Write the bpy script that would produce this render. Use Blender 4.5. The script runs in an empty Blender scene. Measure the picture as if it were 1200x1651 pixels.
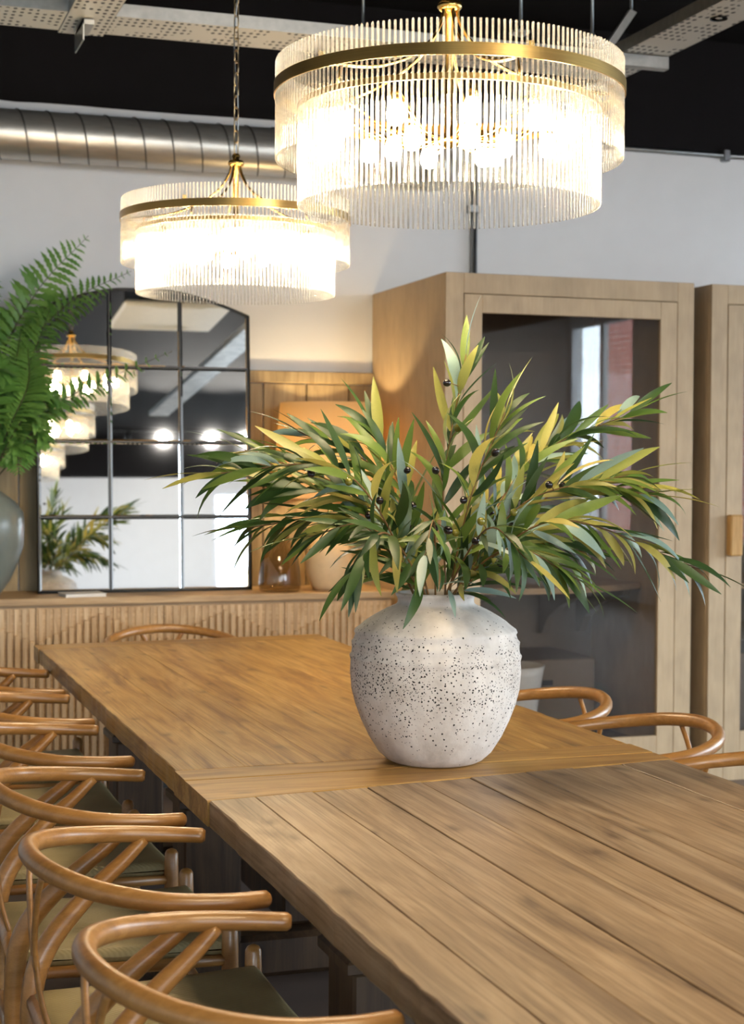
import bpy, math, random
from math import sin, cos, pi, radians, atan, sqrt
from mathutils import Vector, Matrix, Quaternion

S = bpy.context.scene
COL = S.collection
rnd = random.Random(7)

# ------------------------------------------------------------------ camera
F_PX, CAM_H = 2600.0, 1.42
phi, pitch, roll = radians(18.6), atan(75.5 / F_PX), .005
fw = Vector((sin(phi) * cos(pitch), cos(phi) * cos(pitch), -sin(pitch)))
rt = Vector((cos(phi), -sin(phi), 0)); up = rt.cross(fw)
RR = cos(roll) * rt + sin(roll) * up; UU = cos(roll) * up - sin(roll) * rt
cd = bpy.data.cameras.new('camera'); cam = bpy.data.objects.new('camera', cd); COL.objects.link(cam)
cam.matrix_world = Matrix(((RR.x, UU.x, -fw.x, 0), (RR.y, UU.y, -fw.y, 0), (RR.z, UU.z, -fw.z, CAM_H), (0, 0, 0, 1)))
cd.sensor_fit = 'VERTICAL'; cd.sensor_height = 36.0; cd.lens = F_PX / 1651 * 36.0
cd.clip_start = .05; cd.clip_end = 200
cd.dof.use_dof = True; cd.dof.focus_distance = 3.35; cd.dof.aperture_fstop = 6.5
S.camera = cam

# ------------------------------------------------------------------ world, daylight, exposure
BULB_W, LAMP_W, SKY_W = 200.0, 235.0, 16.5
SPOT_W = 240.0
W = bpy.data.worlds.new('overcast_sky'); S.world = W; W.use_nodes = True
bg = W.node_tree.nodes['Background']; bg.inputs[0].default_value = (.74, .87, 1.0, 1); bg.inputs[1].default_value = SKY_W
WINDOWS_RIGHT = [(-4.05, -2.45), (-1.5, .5), (1.3, 3.3), (4.0, 5.8)]       # y spans in the wall at x = 8
WINDOWS_REAR = [(-2.6, -.3), (.0, 2.3), (4.75, 7.4)]                                    # x spans in the wall at y = -8.4
ROOM_X0, ROOM_X1, ROOM_Y0, ROOM_Y1, ROOM_H = -3.0, 8.0, -8.4, 7.35, 3.6
BLACK_Z = 3.03
def portal(name, loc, rot, sx, sy):
    l = bpy.data.lights.new(name, 'AREA'); l.shape = 'RECTANGLE'; l.size = sx; l.size_y = sy; l.cycles.is_portal = True
    o = bpy.data.objects.new(name, l); COL.objects.link(o); o.location = loc; o.rotation_euler = rot
for a, b in WINDOWS_RIGHT: portal('window_portal', (ROOM_X1 + .13, (a + b) / 2, 1.85), (0, pi / 2, 0), 2.4, b - a)
for a, b in WINDOWS_REAR: portal('window_portal', ((a + b) / 2, ROOM_Y0 - .13, 1.5), (pi / 2, 0, 0), b - a, 2.6)
S.view_settings.view_transform = 'Standard'; S.view_settings.look = 'None'
S.view_settings.gamma = 1.0; S.view_settings.use_curve_mapping = False
S.view_settings.exposure = 0.25
cy = S.cycles
cy.max_bounces = 9; cy.diffuse_bounces = 4; cy.glossy_bounces = 5; cy.transmission_bounces = 8
cy.transparent_max_bounces = 40; cy.caustics_reflective = False; cy.caustics_refractive = False
cy.sample_clamp_indirect = 6.0; cy.use_denoising = True

# ------------------------------------------------------------------ materials
def srgb(h):
    h = h.lstrip('#'); c = [int(h[i:i + 2], 16) / 255 for i in (0, 2, 4)]
    return tuple((x / 12.92 if x <= .04045 else ((x + .055) / 1.055) ** 2.4) for x in c) + (1,)
class NT:
    def __init__(s, name):
        s.m = bpy.data.materials.new(name); s.m.use_nodes = True; s.t = s.m.node_tree
        s.n = s.t.nodes; s.b = s.n['Principled BSDF']; s.out = s.n['Material Output']
    def new(s, typ, **kw):
        n = s.n.new(typ)
        for k, v in kw.items():
            if hasattr(n, k): setattr(n, k, v)
        return n
    def link(s, a, b): s.t.links.new(a, b)
    def set(s, **kw):
        for k, v in kw.items():
            s.b.inputs[k.replace('_', ' ')].default_value = v
        return s
    def coords(s, scale=(1, 1, 1), rand=True, kind='Object'):
        tc = s.new('ShaderNodeTexCoord'); mp = s.new('ShaderNodeMapping'); mp.inputs['Scale'].default_value = scale
        if rand:
            oi = s.new('ShaderNodeObjectInfo'); mul = s.new('ShaderNodeVectorMath', operation='MULTIPLY')
            cx = s.new('ShaderNodeCombineXYZ')
            for i in range(3): s.link(oi.outputs['Random'], cx.inputs[i])
            s.link(cx.outputs[0], mul.inputs[0]); mul.inputs[1].default_value = (13.1, 29.7, 7.3)
            ad = s.new('ShaderNodeVectorMath', operation='ADD'); s.link(tc.outputs[kind], ad.inputs[0]); s.link(mul.outputs[0], ad.inputs[1])
            s.link(ad.outputs[0], mp.inputs['Vector'])
        else: s.link(tc.outputs[kind], mp.inputs['Vector'])
        return mp.outputs[0]
    def noise(s, vec, scale=5, detail=4, rough=.55, dist=0):
        n = s.new('ShaderNodeTexNoise'); s.link(vec, n.inputs['Vector'])
        n.inputs['Scale'].default_value = scale; n.inputs['Detail'].default_value = detail
        n.inputs['Roughness'].default_value = rough; n.inputs['Distortion'].default_value = dist
        return n.outputs['Fac']
    def ramp(s, fac, stops):
        r = s.new('ShaderNodeValToRGB'); s.link(fac, r.inputs[0]); e = r.color_ramp.elements
        while len(e) < len(stops): e.new(.5)
        for el, (p, c) in zip(e, stops): el.position = p; el.color = c if len(c) == 4 else tuple(c) + (1,)
        return r.outputs[0]
    def mix(s, fac, a, b, mode='MIX'):
        n = s.new('ShaderNodeMix', data_type='RGBA', blend_type=mode)
        for sock, v in ((n.inputs[0], fac), (n.inputs[6], a), (n.inputs[7], b)):
            if hasattr(v, 'is_linked') or hasattr(v, 'links'): s.link(v, sock)
            else: sock.default_value = v
        return n.outputs[2]
    def math(s, op, a, b=None):
        n = s.new('ShaderNodeMath', operation=op)
        for i, v in enumerate((a, b)):
            if v is None: continue
            if hasattr(v, 'links'): s.link(v, n.inputs[i])
            else: n.inputs[i].default_value = v
        return n.outputs[0]
    def color(s, c): s.link(c, s.b.inputs['Base Color']); return s
    def bump(s, h, strength=.2, dist=.01):
        b = s.new('ShaderNodeBump'); b.inputs['Strength'].default_value = strength; b.inputs['Distance'].default_value = dist
        s.link(h, b.inputs['Height']); s.link(b.outputs[0], s.b.inputs['Normal']); return s

def plain(name, hexc, rough=.6, metal=0, spec=.4, var=.06, nscale=30, bump=0):
    m = NT(name).set(Roughness=rough, Metallic=metal, Specular_IOR_Level=spec)
    c = srgb(hexc); f = m.noise(m.coords(), nscale, 3)
    m.color(m.ramp(f, [(.25, tuple(x * (1 - var) for x in c[:3])), (.75, tuple(min(1, x * (1 + var)) for x in c[:3]))]))
    if bump: m.bump(f, bump, .004)
    return m.m
def wood(name, dark, mid, light, axis='Y', sc=1.0, rough=.5, bump=.15, knots=0, spec=.35, contrast=1.0, fine=.3, var=.25):
    m = NT(name).set(Roughness=rough, Specular_IOR_Level=spec)
    def s3(al, ac): return tuple((al if a == axis else ac) * sc for a in 'XYZ')
    v = m.coords(s3(.9, 9)); f1 = m.noise(v, 2.2, 5, .6, .9)
    col = m.ramp(f1, [(.5 - .22 / contrast, srgb(dark)), (.5, srgb(mid)), (.5 + .22 / contrast, srgb(light))])
    v2 = m.coords(s3(.8, 95)); f2 = m.noise(v2, 2.0, 5, .7, .35)
    col = m.mix(fine, col, m.ramp(f2, [(.34, (.40, .35, .30)), (.52, (1, 1, 1))]), 'MULTIPLY')
    vb = m.coords(s3(1.2, 2.2)); fb = m.noise(vb, 1.7, 2)
    col = m.mix(.55, col, m.ramp(fb, [(.3, (.80, .78, .76)), (.65, (1.12, 1.10, 1.06))]), 'MULTIPLY')
    if knots:
        vo = m.new('ShaderNodeTexVoronoi'); vo.voronoi_dimensions = '2D' if axis != 'Z' else '3D'
        ad = m.new('ShaderNodeVectorMath', operation='ADD'); kn = m.new('ShaderNodeTexNoise'); kv = m.coords(s3(2.4, 6.0)); m.link(kv, kn.inputs['Vector']); kn.inputs['Scale'].default_value = 3.0
        ks = m.new('ShaderNodeVectorMath', operation='SCALE'); m.link(kn.outputs['Color'], ks.inputs[0]); ks.inputs['Scale'].default_value = .28
        m.link(kv, ad.inputs[0]); m.link(ks.outputs[0], ad.inputs[1]); m.link(ad.outputs[0], vo.inputs['Vector']); vo.inputs['Scale'].default_value = 1.0
        gs = m.noise(m.coords(s3(1.1, 7)), 2.6, 4, .6, .4); stain = m.ramp(gs, [(.60, (0, 0, 0)), (.74, (1, 1, 1))])
        col = m.mix(m.math('MULTIPLY', stain, knots * .55), col, srgb('#4e4438'))
        k = m.ramp(vo.outputs['Distance'], [(0.02, (1, 1, 1)), (.06, (.45, .45, .45)), (.12, (0, 0, 0))])
        col = m.mix(m.math('MULTIPLY', k, knots), col, srgb('#3a2614'))
    oi = m.new('ShaderNodeObjectInfo'); hv = m.new('ShaderNodeHueSaturation'); m.link(col, hv.inputs['Color'])
    mr = m.new('ShaderNodeMapRange'); m.link(oi.outputs['Random'], mr.inputs[0]); mr.inputs[3].default_value = 1 - var / 2; mr.inputs[4].default_value = 1 + var / 2
    m.link(mr.outputs[0], hv.inputs['Value']); m.color(hv.outputs[0])
    if bump: m.bump(f2, bump, .002)
    return m.m
def metal(name, hexc, rough=.3, brushed=None, var=.1):
    m = NT(name).set(Roughness=rough, Metallic=1.0); c = srgb(hexc)
    f = m.noise(m.coords(brushed or (8, 8, 8)), 4, 4)
    m.color(m.ramp(f, [(.3, tuple(x * (1 - var) for x in c[:3])), (.7, tuple(min(1, x * (1 + var)) for x in c[:3]))]))
    return m.m
def thin_glass(name, tint=(1, 1, 1), ior=1.5, gain=1.0, rough=0.0):
    m = NT(name); m.n.remove(m.b)
    tr = m.new('ShaderNodeBsdfTransparent'); tr.inputs[0].default_value = tuple(tint) + (1,)
    gl = m.new('ShaderNodeBsdfGlossy'); gl.inputs['Roughness'].default_value = rough
    fr = m.new('ShaderNodeFresnel'); ge = m.new('ShaderNodeNewGeometry')   # a thin pane: same reflectance on both faces
    m.link(m.math('ADD', m.math('MULTIPLY', ge.outputs['Backfacing'], 1 / ior - ior), ior), fr.inputs[0])
    mx = m.new('ShaderNodeMixShader'); m.link(m.math('MULTIPLY', fr.outputs[0], gain), mx.inputs[0]); m.link(tr.outputs[0], mx.inputs[1]); m.link(gl.outputs[0], mx.inputs[2])
    m.link(mx.outputs[0], m.out.inputs[0]); return m.m
def rod_glass(name):
    m = NT(name); m.n.remove(m.b)
    gl = m.new('ShaderNodeBsdfGlass'); gl.inputs['IOR'].default_value = 1.45; gl.inputs['Color'].default_value = (1, .99, .97, 1)
    tr = m.new('ShaderNodeBsdfTransparent'); tr.inputs[0].default_value = (.99, .985, .97, 1)
    tl = m.new('ShaderNodeBsdfTranslucent'); tl.inputs[0].default_value = (1, .97, .92, 1)
    m1 = m.new('ShaderNodeMixShader'); m1.inputs[0].default_value = .4; m.link(tr.outputs[0], m1.inputs[1]); m.link(gl.outputs[0], m1.inputs[2])
    m2 = m.new('ShaderNodeMixShader'); m2.inputs[0].default_value = .13; m.link(m1.outputs[0], m2.inputs[1]); m.link(tl.outputs[0], m2.inputs[2])
    m.link(m2.outputs[0], m.out.inputs[0]); return m.m
def emit(name, col, strength):
    m = NT(name); m.n.remove(m.b); e = m.new('ShaderNodeEmission'); e.inputs[0].default_value = tuple(col) + (1,); e.inputs[1].default_value = strength
    m.link(e.outputs[0], m.out.inputs[0]); return m.m
def leaf_mat(name, a, b, rough=.42, trans=.25):
    m = NT(name).set(Roughness=rough, Specular_IOR_Level=.45); oi = m.new('ShaderNodeObjectInfo')
    c1 = m.mix(oi.outputs['Random'], srgb(a), srgb(b))
    f = m.noise(m.coords((20, 60, 20)), 3, 2); col = m.mix(.35, c1, m.ramp(f, [(.3, (.6, .65, .55)), (.7, (1.15, 1.12, 1.0))]), 'MULTIPLY')
    m.color(col)
    tl = m.new('ShaderNodeBsdfTranslucent'); m.link(col, tl.inputs[0])
    mx = m.new('ShaderNodeMixShader'); mx.inputs[0].default_value = trans
    m.link(m.b.outputs[0], mx.inputs[1]); m.link(tl.outputs[0], mx.inputs[2]); m.link(mx.outputs[0], m.out.inputs[0])
    return m.m

M = {}
M['white_wall'] = plain('white_wall_paint', '#ecebea', .85, var=.02, nscale=6)
M['black_paint'] = plain('black_ceiling_paint', '#191718', .85, var=.08, nscale=10, spec=.12)
M['table_far'] = wood('golden_pine', '#8c6436', '#b38a4c', '#c9a365', 'Y', 1, .40, .12, .5, contrast=1.2, fine=.6, var=.12)
M['table_far_x'] = wood('golden_pine_cross', '#8c6436', '#ae864a', '#c29b60', 'X', 1, .42, .12, .4, contrast=1.2, fine=.6, var=.12)
M['table_near'] = wood('aged_pine', '#7a624a', '#9f8567', '#b39b7e', 'Y', 1, .42, .2, .6, contrast=1.25, fine=.65, var=.16)
M['table_dark'] = wood('dark_trestle_wood', '#2c2018', '#4a3828', '#5e4a36', 'Z', 1, .45, .15, 0)
M['beech'] = wood('steamed_beech', '#94652f', '#aa783f', '#bd8b50', 'X', 2.2, .33, .06, 0, contrast=.8, fine=.25, var=.1, spec=.75)
M['slat_oak'] = wood('pale_oak_slats', '#b08f68', '#c8a983', '#d6bb98', 'Z', 2, .55, .1, 0, fine=.25, var=.15)
M['oak'] = wood('pale_oak', '#b08f68', '#c4a47c', '#d2b690', 'X', 2, .5, .08, 0, fine=.25)
M['panel_wood'] = wood('brown_panel_planks', '#8a7656', '#a48f6c', '#b5a27e', 'Z', 1.2, .6, .15, .25, fine=.3, var=.22)
M['cab'] = wood('taupe_cabinet', '#b29b7b', '#baa384', '#c3ad8e', 'Z', 3, .55, .08, 0, contrast=.5, fine=.18, var=.06)
M['cab_in'] = plain('cabinet_interior', '#7d6d5a', .6)
M['handle_wood'] = wood('honey_handle_wood', '#b98c50', '#c99b5c', '#d6ab6e', 'Z', 4, .5, .05)
M['floor'] = plain('worn_brown_floor', '#6d5f57', .45, var=.2, nscale=3)
M['brass'] = metal('brushed_brass', '#c9a45a', .24, (3, 3, 90))
M['band'] = metal('antique_brass_band', '#c9a25e', .30, (2, 2, 120))
M['galv'] = metal('galvanised_steel', '#b4b2ac', .38)
M['duct'] = metal('spiral_duct_zinc', '#c2beb6', .36, (3, 14, 14)); M['duct'].node_tree.nodes['Principled BSDF'].inputs['Metallic'].default_value = .8
M['duct_seam'] = metal('duct_seam_zinc', '#7d7a75', .5)
M['steel'] = metal('dull_steel', '#9fa3a5', .35)
M['chain'] = metal('pale_brass_chain', '#b9a27c', .3)
M['black_metal'] = plain('black_metal', '#15140f', .35, spec=.5)
M['dark'] = plain('black_plastic', '#0d0d0e', .5)
m = NT('mirror_silver').set(Roughness=.015, Metallic=1.0, Base_Color=(.90, .92, .93, 1)); M['mirror'] = m.m
M['rod'] = rod_glass('clear_glass_rod')
M['bulb'] = emit('warm_bulb', (1.0, .79, .50), BULB_W)
M['lampbulb'] = emit('lamp_bulb', (1.0, .75, .38), LAMP_W)
M['pane'] = thin_glass('cabinet_glass', (.88, .87, .86), 1.5, 1.5)
M['wpane'] = thin_glass('window_glass', (.97, .98, .98), 1.5)
M['smoke'] = thin_glass('smoked_glass', (.80, .76, .69), 1.5, 1.3)
M['plug'] = plain('white_ceramic', '#dcd6cc', .35)
m = NT('linen_shade').set(Roughness=.8, Base_Color=srgb('#e8d3ae'))
tl = m.new('ShaderNodeBsdfTranslucent'); tl.inputs[0].default_value = srgb('#f0d6a6'); mx = m.new('ShaderNodeMixShader'); mx.inputs[0].default_value = .55
fz = m.noise(m.coords((60, 60, 300)), 3, 2); m.bump(fz, .2, .002)
m.link(m.b.outputs[0], mx.inputs[1]); m.link(tl.outputs[0], mx.inputs[2]); m.link(mx.outputs[0], m.out.inputs[0]); M['shade'] = m.m
M['cream'] = plain('cream_ceramic', '#d9bf98', .5)
M['greyvase'] = plain('grey_green_glaze', '#70766f', .28, var=.25, nscale=7, spec=.5)
M['paper'] = plain('white_paper', '#e6e2db', .7, var=.02)
M['soil'] = plain('brown_stem', '#5a4630', .7)
M['twig'] = plain('reddish_twig', '#7a5a34', .6, var=.25)
M['leaf0'] = leaf_mat('olive_leaf_deep_green', '#2b4223', '#425c2b')
M['leaf1'] = leaf_mat('olive_leaf_mid_green', '#54702f', '#74863c')
M['leaf2'] = leaf_mat('olive_leaf_yellow_green', '#90944a', '#b8aa5c', trans=.3)
M['leaf3'] = leaf_mat('olive_leaf_blue_grey', '#7a9692', '#9ab0a8')
M['olive_dark'] = plain('ripe_black_olive', '#1d1518', .18, spec=.6)
M['olive_green'] = plain('green_olive', '#6f6a22', .2, spec=.6)
M['fern'] = leaf_mat('fern_green', '#5f8e42', '#84ac58', trans=.3)
M['fern_stem'] = plain('fern_stem', '#3e3a22', .6)
# woven seat
m = NT('paper_cord_seat').set(Roughness=.5, Specular_IOR_Level=.4)
wv = m.new('ShaderNodeTexWave', wave_type='BANDS', bands_direction='DIAGONAL'); m.link(m.coords((1, 1, 0), False), wv.inputs['Vector']); wv.inputs['Scale'].default_value = 60; wv.inputs['Distortion'].default_value = .4
m.color(m.mix(m.noise(m.coords(), 9, 3), srgb('#8f8058'), srgb('#b4a478'))); m.bump(wv.outputs['Fac'], .25, .002); M['seat'] = m.m
# speckled jar
m = NT('speckled_whitewash').set(Roughness=.75, Specular_IOR_Level=.25)
v = m.coords((1, 1, 1), False)
base = m.ramp(m.noise(v, 7, 6, .65), [(.3, srgb('#b6aba0')), (.48, srgb('#d0c7be')), (.7, srgb('#dcd5ce'))])
vo = m.new('ShaderNodeTexVoronoi'); m.link(v, vo.inputs['Vector']); vo.inputs['Scale'].default_value = 135; vo.inputs['Randomness'].default_value = 1
wn = m.noise(v, 300, 2); spots = m.math('LESS_THAN', m.math('ADD', vo.outputs['Distance'], m.math('MULTIPLY', wn, .28)), .42)
sx = m.new('ShaderNodeSeparateXYZ'); m.link(v, sx.inputs[0])
zb = m.ramp(sx.outputs['Z'], [(.03, (.02, .02, .02)), (.13, (.45, .45, .45)), (.19, (1, 1, 1)), (.24, (.75, .75, .75)), (.28, (.42, .42, .42)), (.33, (.05, .05, .05))])
cl = m.ramp(m.noise(v, 9, 3), [(.30, (0, 0, 0)), (.55, (1, 1, 1))])
cell = m.new('ShaderNodeSeparateColor'); m.link(vo.outputs['Color'], cell.inputs[0])
sp = m.math('MULTIPLY', spots, m.math('GREATER_THAN', m.math('MULTIPLY', zb, cl), cell.outputs[0]))
v4 = m.new('ShaderNodeTexVoronoi'); m.link(v, v4.inputs['Vector']); v4.inputs['Scale'].default_value = 230
s4 = m.math('LESS_THAN', m.math('ADD', v4.outputs['Distance'], m.math('MULTIPLY', wn, .3)), .42)
c4 = m.new('ShaderNodeSeparateColor'); m.link(v4.outputs['Color'], c4.inputs[0]); k4 = m.math('GREATER_THAN', m.math('MULTIPLY', zb, m.ramp(m.noise(v, 12, 3), [(.36, (.1, .1, .1)), (.6, (1, 1, 1))])), c4.outputs[1])
sp = m.math('MAXIMUM', sp, m.math('MULTIPLY', s4, k4))
strk = m.new('ShaderNodeMapping'); strk.inputs['Scale'].default_value = (14, 14, 2.5); m.link(v, strk.inputs['Vector'])
base = m.mix(.5, base, m.ramp(m.noise(strk.outputs[0], 2, 4), [(.3, (.78, .76, .75)), (.6, (1.08, 1.08, 1.08))]), 'MULTIPLY')
m.color(m.mix(sp, base, srgb('#2a2522'))); m.bump(m.noise(v, 60, 4), .35, .004); M['jar'] = m.m
# perforated tray
def perforated():
    m = NT('perforated_tray_steel').set(Roughness=.42, Metallic=.85)
    v = m.coords((1, 1, 0), False); fr = m.new('ShaderNodeVectorMath', operation='MULTIPLY'); m.link(v, fr.inputs[0]); fr.inputs[1].default_value = (38, 24, 0)
    f2 = m.new('ShaderNodeVectorMath', operation='FRACTION'); m.link(fr.outputs[0], f2.inputs[0])
    ds = m.new('ShaderNodeVectorMath', operation='DISTANCE'); m.link(f2.outputs[0], ds.inputs[0]); ds.inputs[1].default_value = (.5, .5, 0)
    hole = m.math('LESS_THAN', ds.outputs['Value'], .27)
    ck = m.noise(v, 9, 0); hole = m.math('MULTIPLY', hole, m.math('GREATER_THAN', ck, .47))
    m.color(m.mix(hole, srgb('#cfccc4'), srgb('#14130f'))); inv = m.math('SUBTRACT', 1.0, hole); m.link(m.math('MULTIPLY', inv, .6), m.b.inputs['Metallic']); return m.m
M['tray'] = perforated()
m = NT('red_brick_outside').set(Roughness=.85); bt = m.new('ShaderNodeTexBrick')
cm = m.new('ShaderNodeMapping'); cm.inputs['Rotation'].default_value = (pi / 2, 0, pi / 2)
tc = m.new('ShaderNodeTexCoord'); sp3 = m.new('ShaderNodeSeparateXYZ'); cb3 = m.new('ShaderNodeCombineXYZ')
m.link(tc.outputs['Object'], sp3.inputs[0]); m.link(sp3.outputs[1], cb3.inputs[0]); m.link(sp3.outputs[2], cb3.inputs[1]); m.link(cb3.outputs[0], bt.inputs['Vector'])
bt.inputs['Color1'].default_value = srgb('#a4564a'); bt.inputs['Color2'].default_value = srgb('#8f4a40'); bt.inputs['Mortar'].default_value = srgb('#b7a79c'); bt.inputs['Scale'].default_value = 2.2
m.color(bt.outputs['Color']); M['brick'] = m.m
M['window_frame'] = plain('white_window_frame', '#e9e9ea', .4)
M['pavement'] = plain('grey_pavement', '#8d8b88', .8)
M['grey_panel'] = plain('pale_grey_partition', '#a9adb3', .7)
M['cassette'] = plain('off_white_plastic', '#e8e0cc', .5)

# ------------------------------------------------------------------ geometry helpers
class G:
    def __init__(s): s.v = []; s.f = []; s.sm = []
    def add(s, vs, fs, smooth=False):
        o = len(s.v); s.v += [tuple(p) for p in vs]; s.f += [tuple(i + o for i in q) for q in fs]; s.sm += [smooth] * len(fs); return s
    def box(s, x0, x1, y0, y1, z0, z1, b=0):
        if b <= 0:
            v = [(x, y, z) for x in (x0, x1) for y in (y0, y1) for z in (z0, z1)]
            return s.add(v, [(0, 1, 3, 2), (4, 6, 7, 5), (0, 4, 5, 1), (2, 3, 7, 6), (0, 2, 6, 4), (1, 5, 7, 3)])
        b = min(b, (x1 - x0) * .45, (y1 - y0) * .45, (z1 - z0) * .45)
        V = []; I = {}
        for ix, x in enumerate((x0, x1)):
            for iy, y in enumerate((y0, y1)):
                for iz, z in enumerate((z0, z1)):
                    sx, sy, sz = 1 - 2 * ix, 1 - 2 * iy, 1 - 2 * iz
                    for k, p in enumerate(((x, y + sy * b, z + sz * b), (x + sx * b, y, z + sz * b), (x + sx * b, y + sy * b, z))):
                        I[ix, iy, iz, k] = len(V); V.append(p)
        cx, cy_, cz = (x0 + x1) / 2, (y0 + y1) / 2, (z0 + z1) / 2
        F = []
        for i in (0, 1):
            F.append([I[i, 0, 0, 0], I[i, 1, 0, 0], I[i, 1, 1, 0], I[i, 0, 1, 0]])
            F.append([I[0, i, 0, 1], I[1, i, 0, 1], I[1, i, 1, 1], I[0, i, 1, 1]])
            F.append([I[0, 0, i, 2], I[1, 0, i, 2], I[1, 1, i, 2], I[0, 1, i, 2]])
        for a in (0, 1):
            for c in (0, 1):
                F.append([I[a, c, 0, 0], I[a, c, 1, 0], I[a, c, 1, 1], I[a, c, 0, 1]])
                F.append([I[a, 0, c, 0], I[a, 1, c, 0], I[a, 1, c, 2], I[a, 0, c, 2]])
                F.append([I[0, a, c, 1], I[1, a, c, 1], I[1, a, c, 2], I[0, a, c, 2]])
        for k in I:
            if k[3] == 0: F.append([I[k[:3] + (0,)], I[k[:3] + (1,)], I[k[:3] + (2,)]])
        G2 = []
        cen = Vector((cx, cy_, cz))
        for f in F:
            p = [Vector(V[i]) for i in f]; n = (p[1] - p[0]).cross(p[2] - p[0]); c = sum(p, Vector()) / len(p)
            G2.append(f if n.dot(c - cen) > 0 else f[::-1])
        return s.add(V, G2)
    def tube(s, path, rad, seg=10, cap=True, flat=None, upv=None, closed=False):
        P = [Vector(p) for p in path]; n = len(P)
        R_ = rad if isinstance(rad, list) else [rad] * n
        vs = []; fs = []; N = None
        for i in range(n):
            if closed: t = (P[(i + 1) % n] - P[i - 1]).normalized()
            else: t = (P[min(i + 1, n - 1)] - P[max(i - 1, 0)]).normalized()
            if upv is not None: N = (Vector(upv) - t * t.dot(Vector(upv))).normalized()
            elif N is None:
                a = Vector((0, 0, 1)) if abs(t.z) < .9 else Vector((1, 0, 0)); N = (a - t * t.dot(a)).normalized()
            else: N = (N - t * t.dot(N)).normalized()
            Bv = t.cross(N); r = R_[i]; ra, rb = (r if isinstance(r, tuple) else (r, r))
            for k in range(seg):
                a = 2 * pi * k / seg; vs.append(P[i] + N * (ra * cos(a)) + Bv * (rb * sin(a)))
        m_ = n if closed else n - 1
        for i in range(m_):
            j = (i + 1) % n
            for k in range(seg): fs.append((i * seg + k, i * seg + (k + 1) % seg, j * seg + (k + 1) % seg, j * seg + k))
        if cap and not closed:
            fs.append(tuple(range(seg))[::-1]); fs.append(tuple((n - 1) * seg + k for k in range(seg)))
        return s.add(vs, fs, True)
    def lathe(s, prof, seg=48, c=(0, 0, 0), smooth=True, close=True):
        vs = []; fs = []; n = len(prof)
        for r, z in prof:
            for k in range(seg):
                a = 2 * pi * k / seg; vs.append((c[0] + r * cos(a), c[1] + r * sin(a), c[2] + z))
        for i in range(n - 1):
            for k in range(seg): fs.append((i * seg + k, i * seg + (k + 1) % seg, (i + 1) * seg + (k + 1) % seg, (i + 1) * seg + k))
        return s.add(vs, fs, smooth)
    def prism(s, poly, axis, a, b):
        def put(p, h): return {'X': (h, p[0], p[1]), 'Y': (p[0], h, p[1]), 'Z': (p[0], p[1], h)}[axis]
        n = len(poly); vs = [put(p, a) for p in poly] + [put(p, b) for p in poly]
        fs = [tuple(range(n))[::-1], tuple(range(n, 2 * n))] + [(i, (i + 1) % n, (i + 1) % n + n, i + n) for i in range(n)]
        return s.add(vs, fs)
    def ball(s, c, rx, ry=None, rz=None, seg=12, rings=8):
        ry = ry or rx; rz = rz or rx
        vs = [(c[0], c[1], c[2] - rz)]
        for i in range(1, rings):
            a = pi * i / rings
            for k in range(seg): vs.append((c[0] + rx * sin(a) * cos(2 * pi * k / seg), c[1] + ry * sin(a) * sin(2 * pi * k / seg), c[2] - rz * cos(a)))
        vs.append((c[0], c[1], c[2] + rz)); fs = []
        for k in range(seg): fs.append((0, 1 + (k + 1) % seg, 1 + k))
        for i in range(rings - 2):
            for k in range(seg):
                a = 1 + i * seg; fs.append((a + k, a + (k + 1) % seg, a + seg + (k + 1) % seg, a + seg + k))
        l = len(vs) - 1; a = 1 + (rings - 2) * seg
        for k in range(seg): fs.append((a + k, a + (k + 1) % seg, l))
        return s.add(vs, fs, True)
    def mesh(s, name, mat, fix=True):
        me = bpy.data.meshes.new(name); me.from_pydata(s.v, [], s.f); me.materials.append(mat)
        me.polygons.foreach_set('use_smooth', s.sm); me.update()
        if fix:
            import bmesh
            bm = bmesh.new(); bm.from_mesh(me); bmesh.ops.recalc_face_normals(bm, faces=bm.faces); bm.to_mesh(me); bm.free()
        return me
    def obj(s, name, mat, parent=None, fix=True): return link(name, s.mesh(name, mat, fix), parent)
def link(name, me, parent=None, loc=None, rot=None):
    o = bpy.data.objects.new(name, me); COL.objects.link(o)
    if parent is not None: o.parent = parent
    if loc is not None: o.location = loc
    if rot is not None:
        o.rotation_mode = 'QUATERNION' if isinstance(rot, Quaternion) else 'XYZ'
        if isinstance(rot, Quaternion): o.rotation_quaternion = rot
        else: o.rotation_euler = rot
    return o
def thing(name, label, cat, loc=(0, 0, 0), rz=0, group=None):
    o = bpy.data.objects.new(name, None); COL.objects.link(o); o.empty_display_size = .1
    o.location = loc; o.rotation_euler = (0, 0, rz); tag(o, label, cat, group); return o
def tag(o, label, cat, group=None):
    o['label'] = label; o['category'] = cat
    if group: o['group'] = group
    return o
def struct(o): o['kind'] = 'structure'; return o
def copy_tree(o, parent=None):
    c = o.copy(); COL.objects.link(c); c.parent = parent
    for ch in list(o.children): copy_tree(ch, c)
    return c
def catmull(P, n=6):
    P = [Vector(p) for p in P]; out = []
    Q = [2 * P[0] - P[1]] + P + [2 * P[-1] - P[-2]]
    for i in range(1, len(Q) - 2):
        for k in range(n):
            t = k / n; a, b, c, d = Q[i - 1:i + 3]
            out.append(.5 * ((2 * b) + (c - a) * t + (2 * a - 5 * b + 4 * c - d) * t * t + (3 * b - a - 3 * c + d) * t ** 3))
    out.append(P[-1]); return out
def catval(vals, n=6):
    return [v.x for v in catmull([(v, 0, 0) for v in vals], n)]

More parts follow.
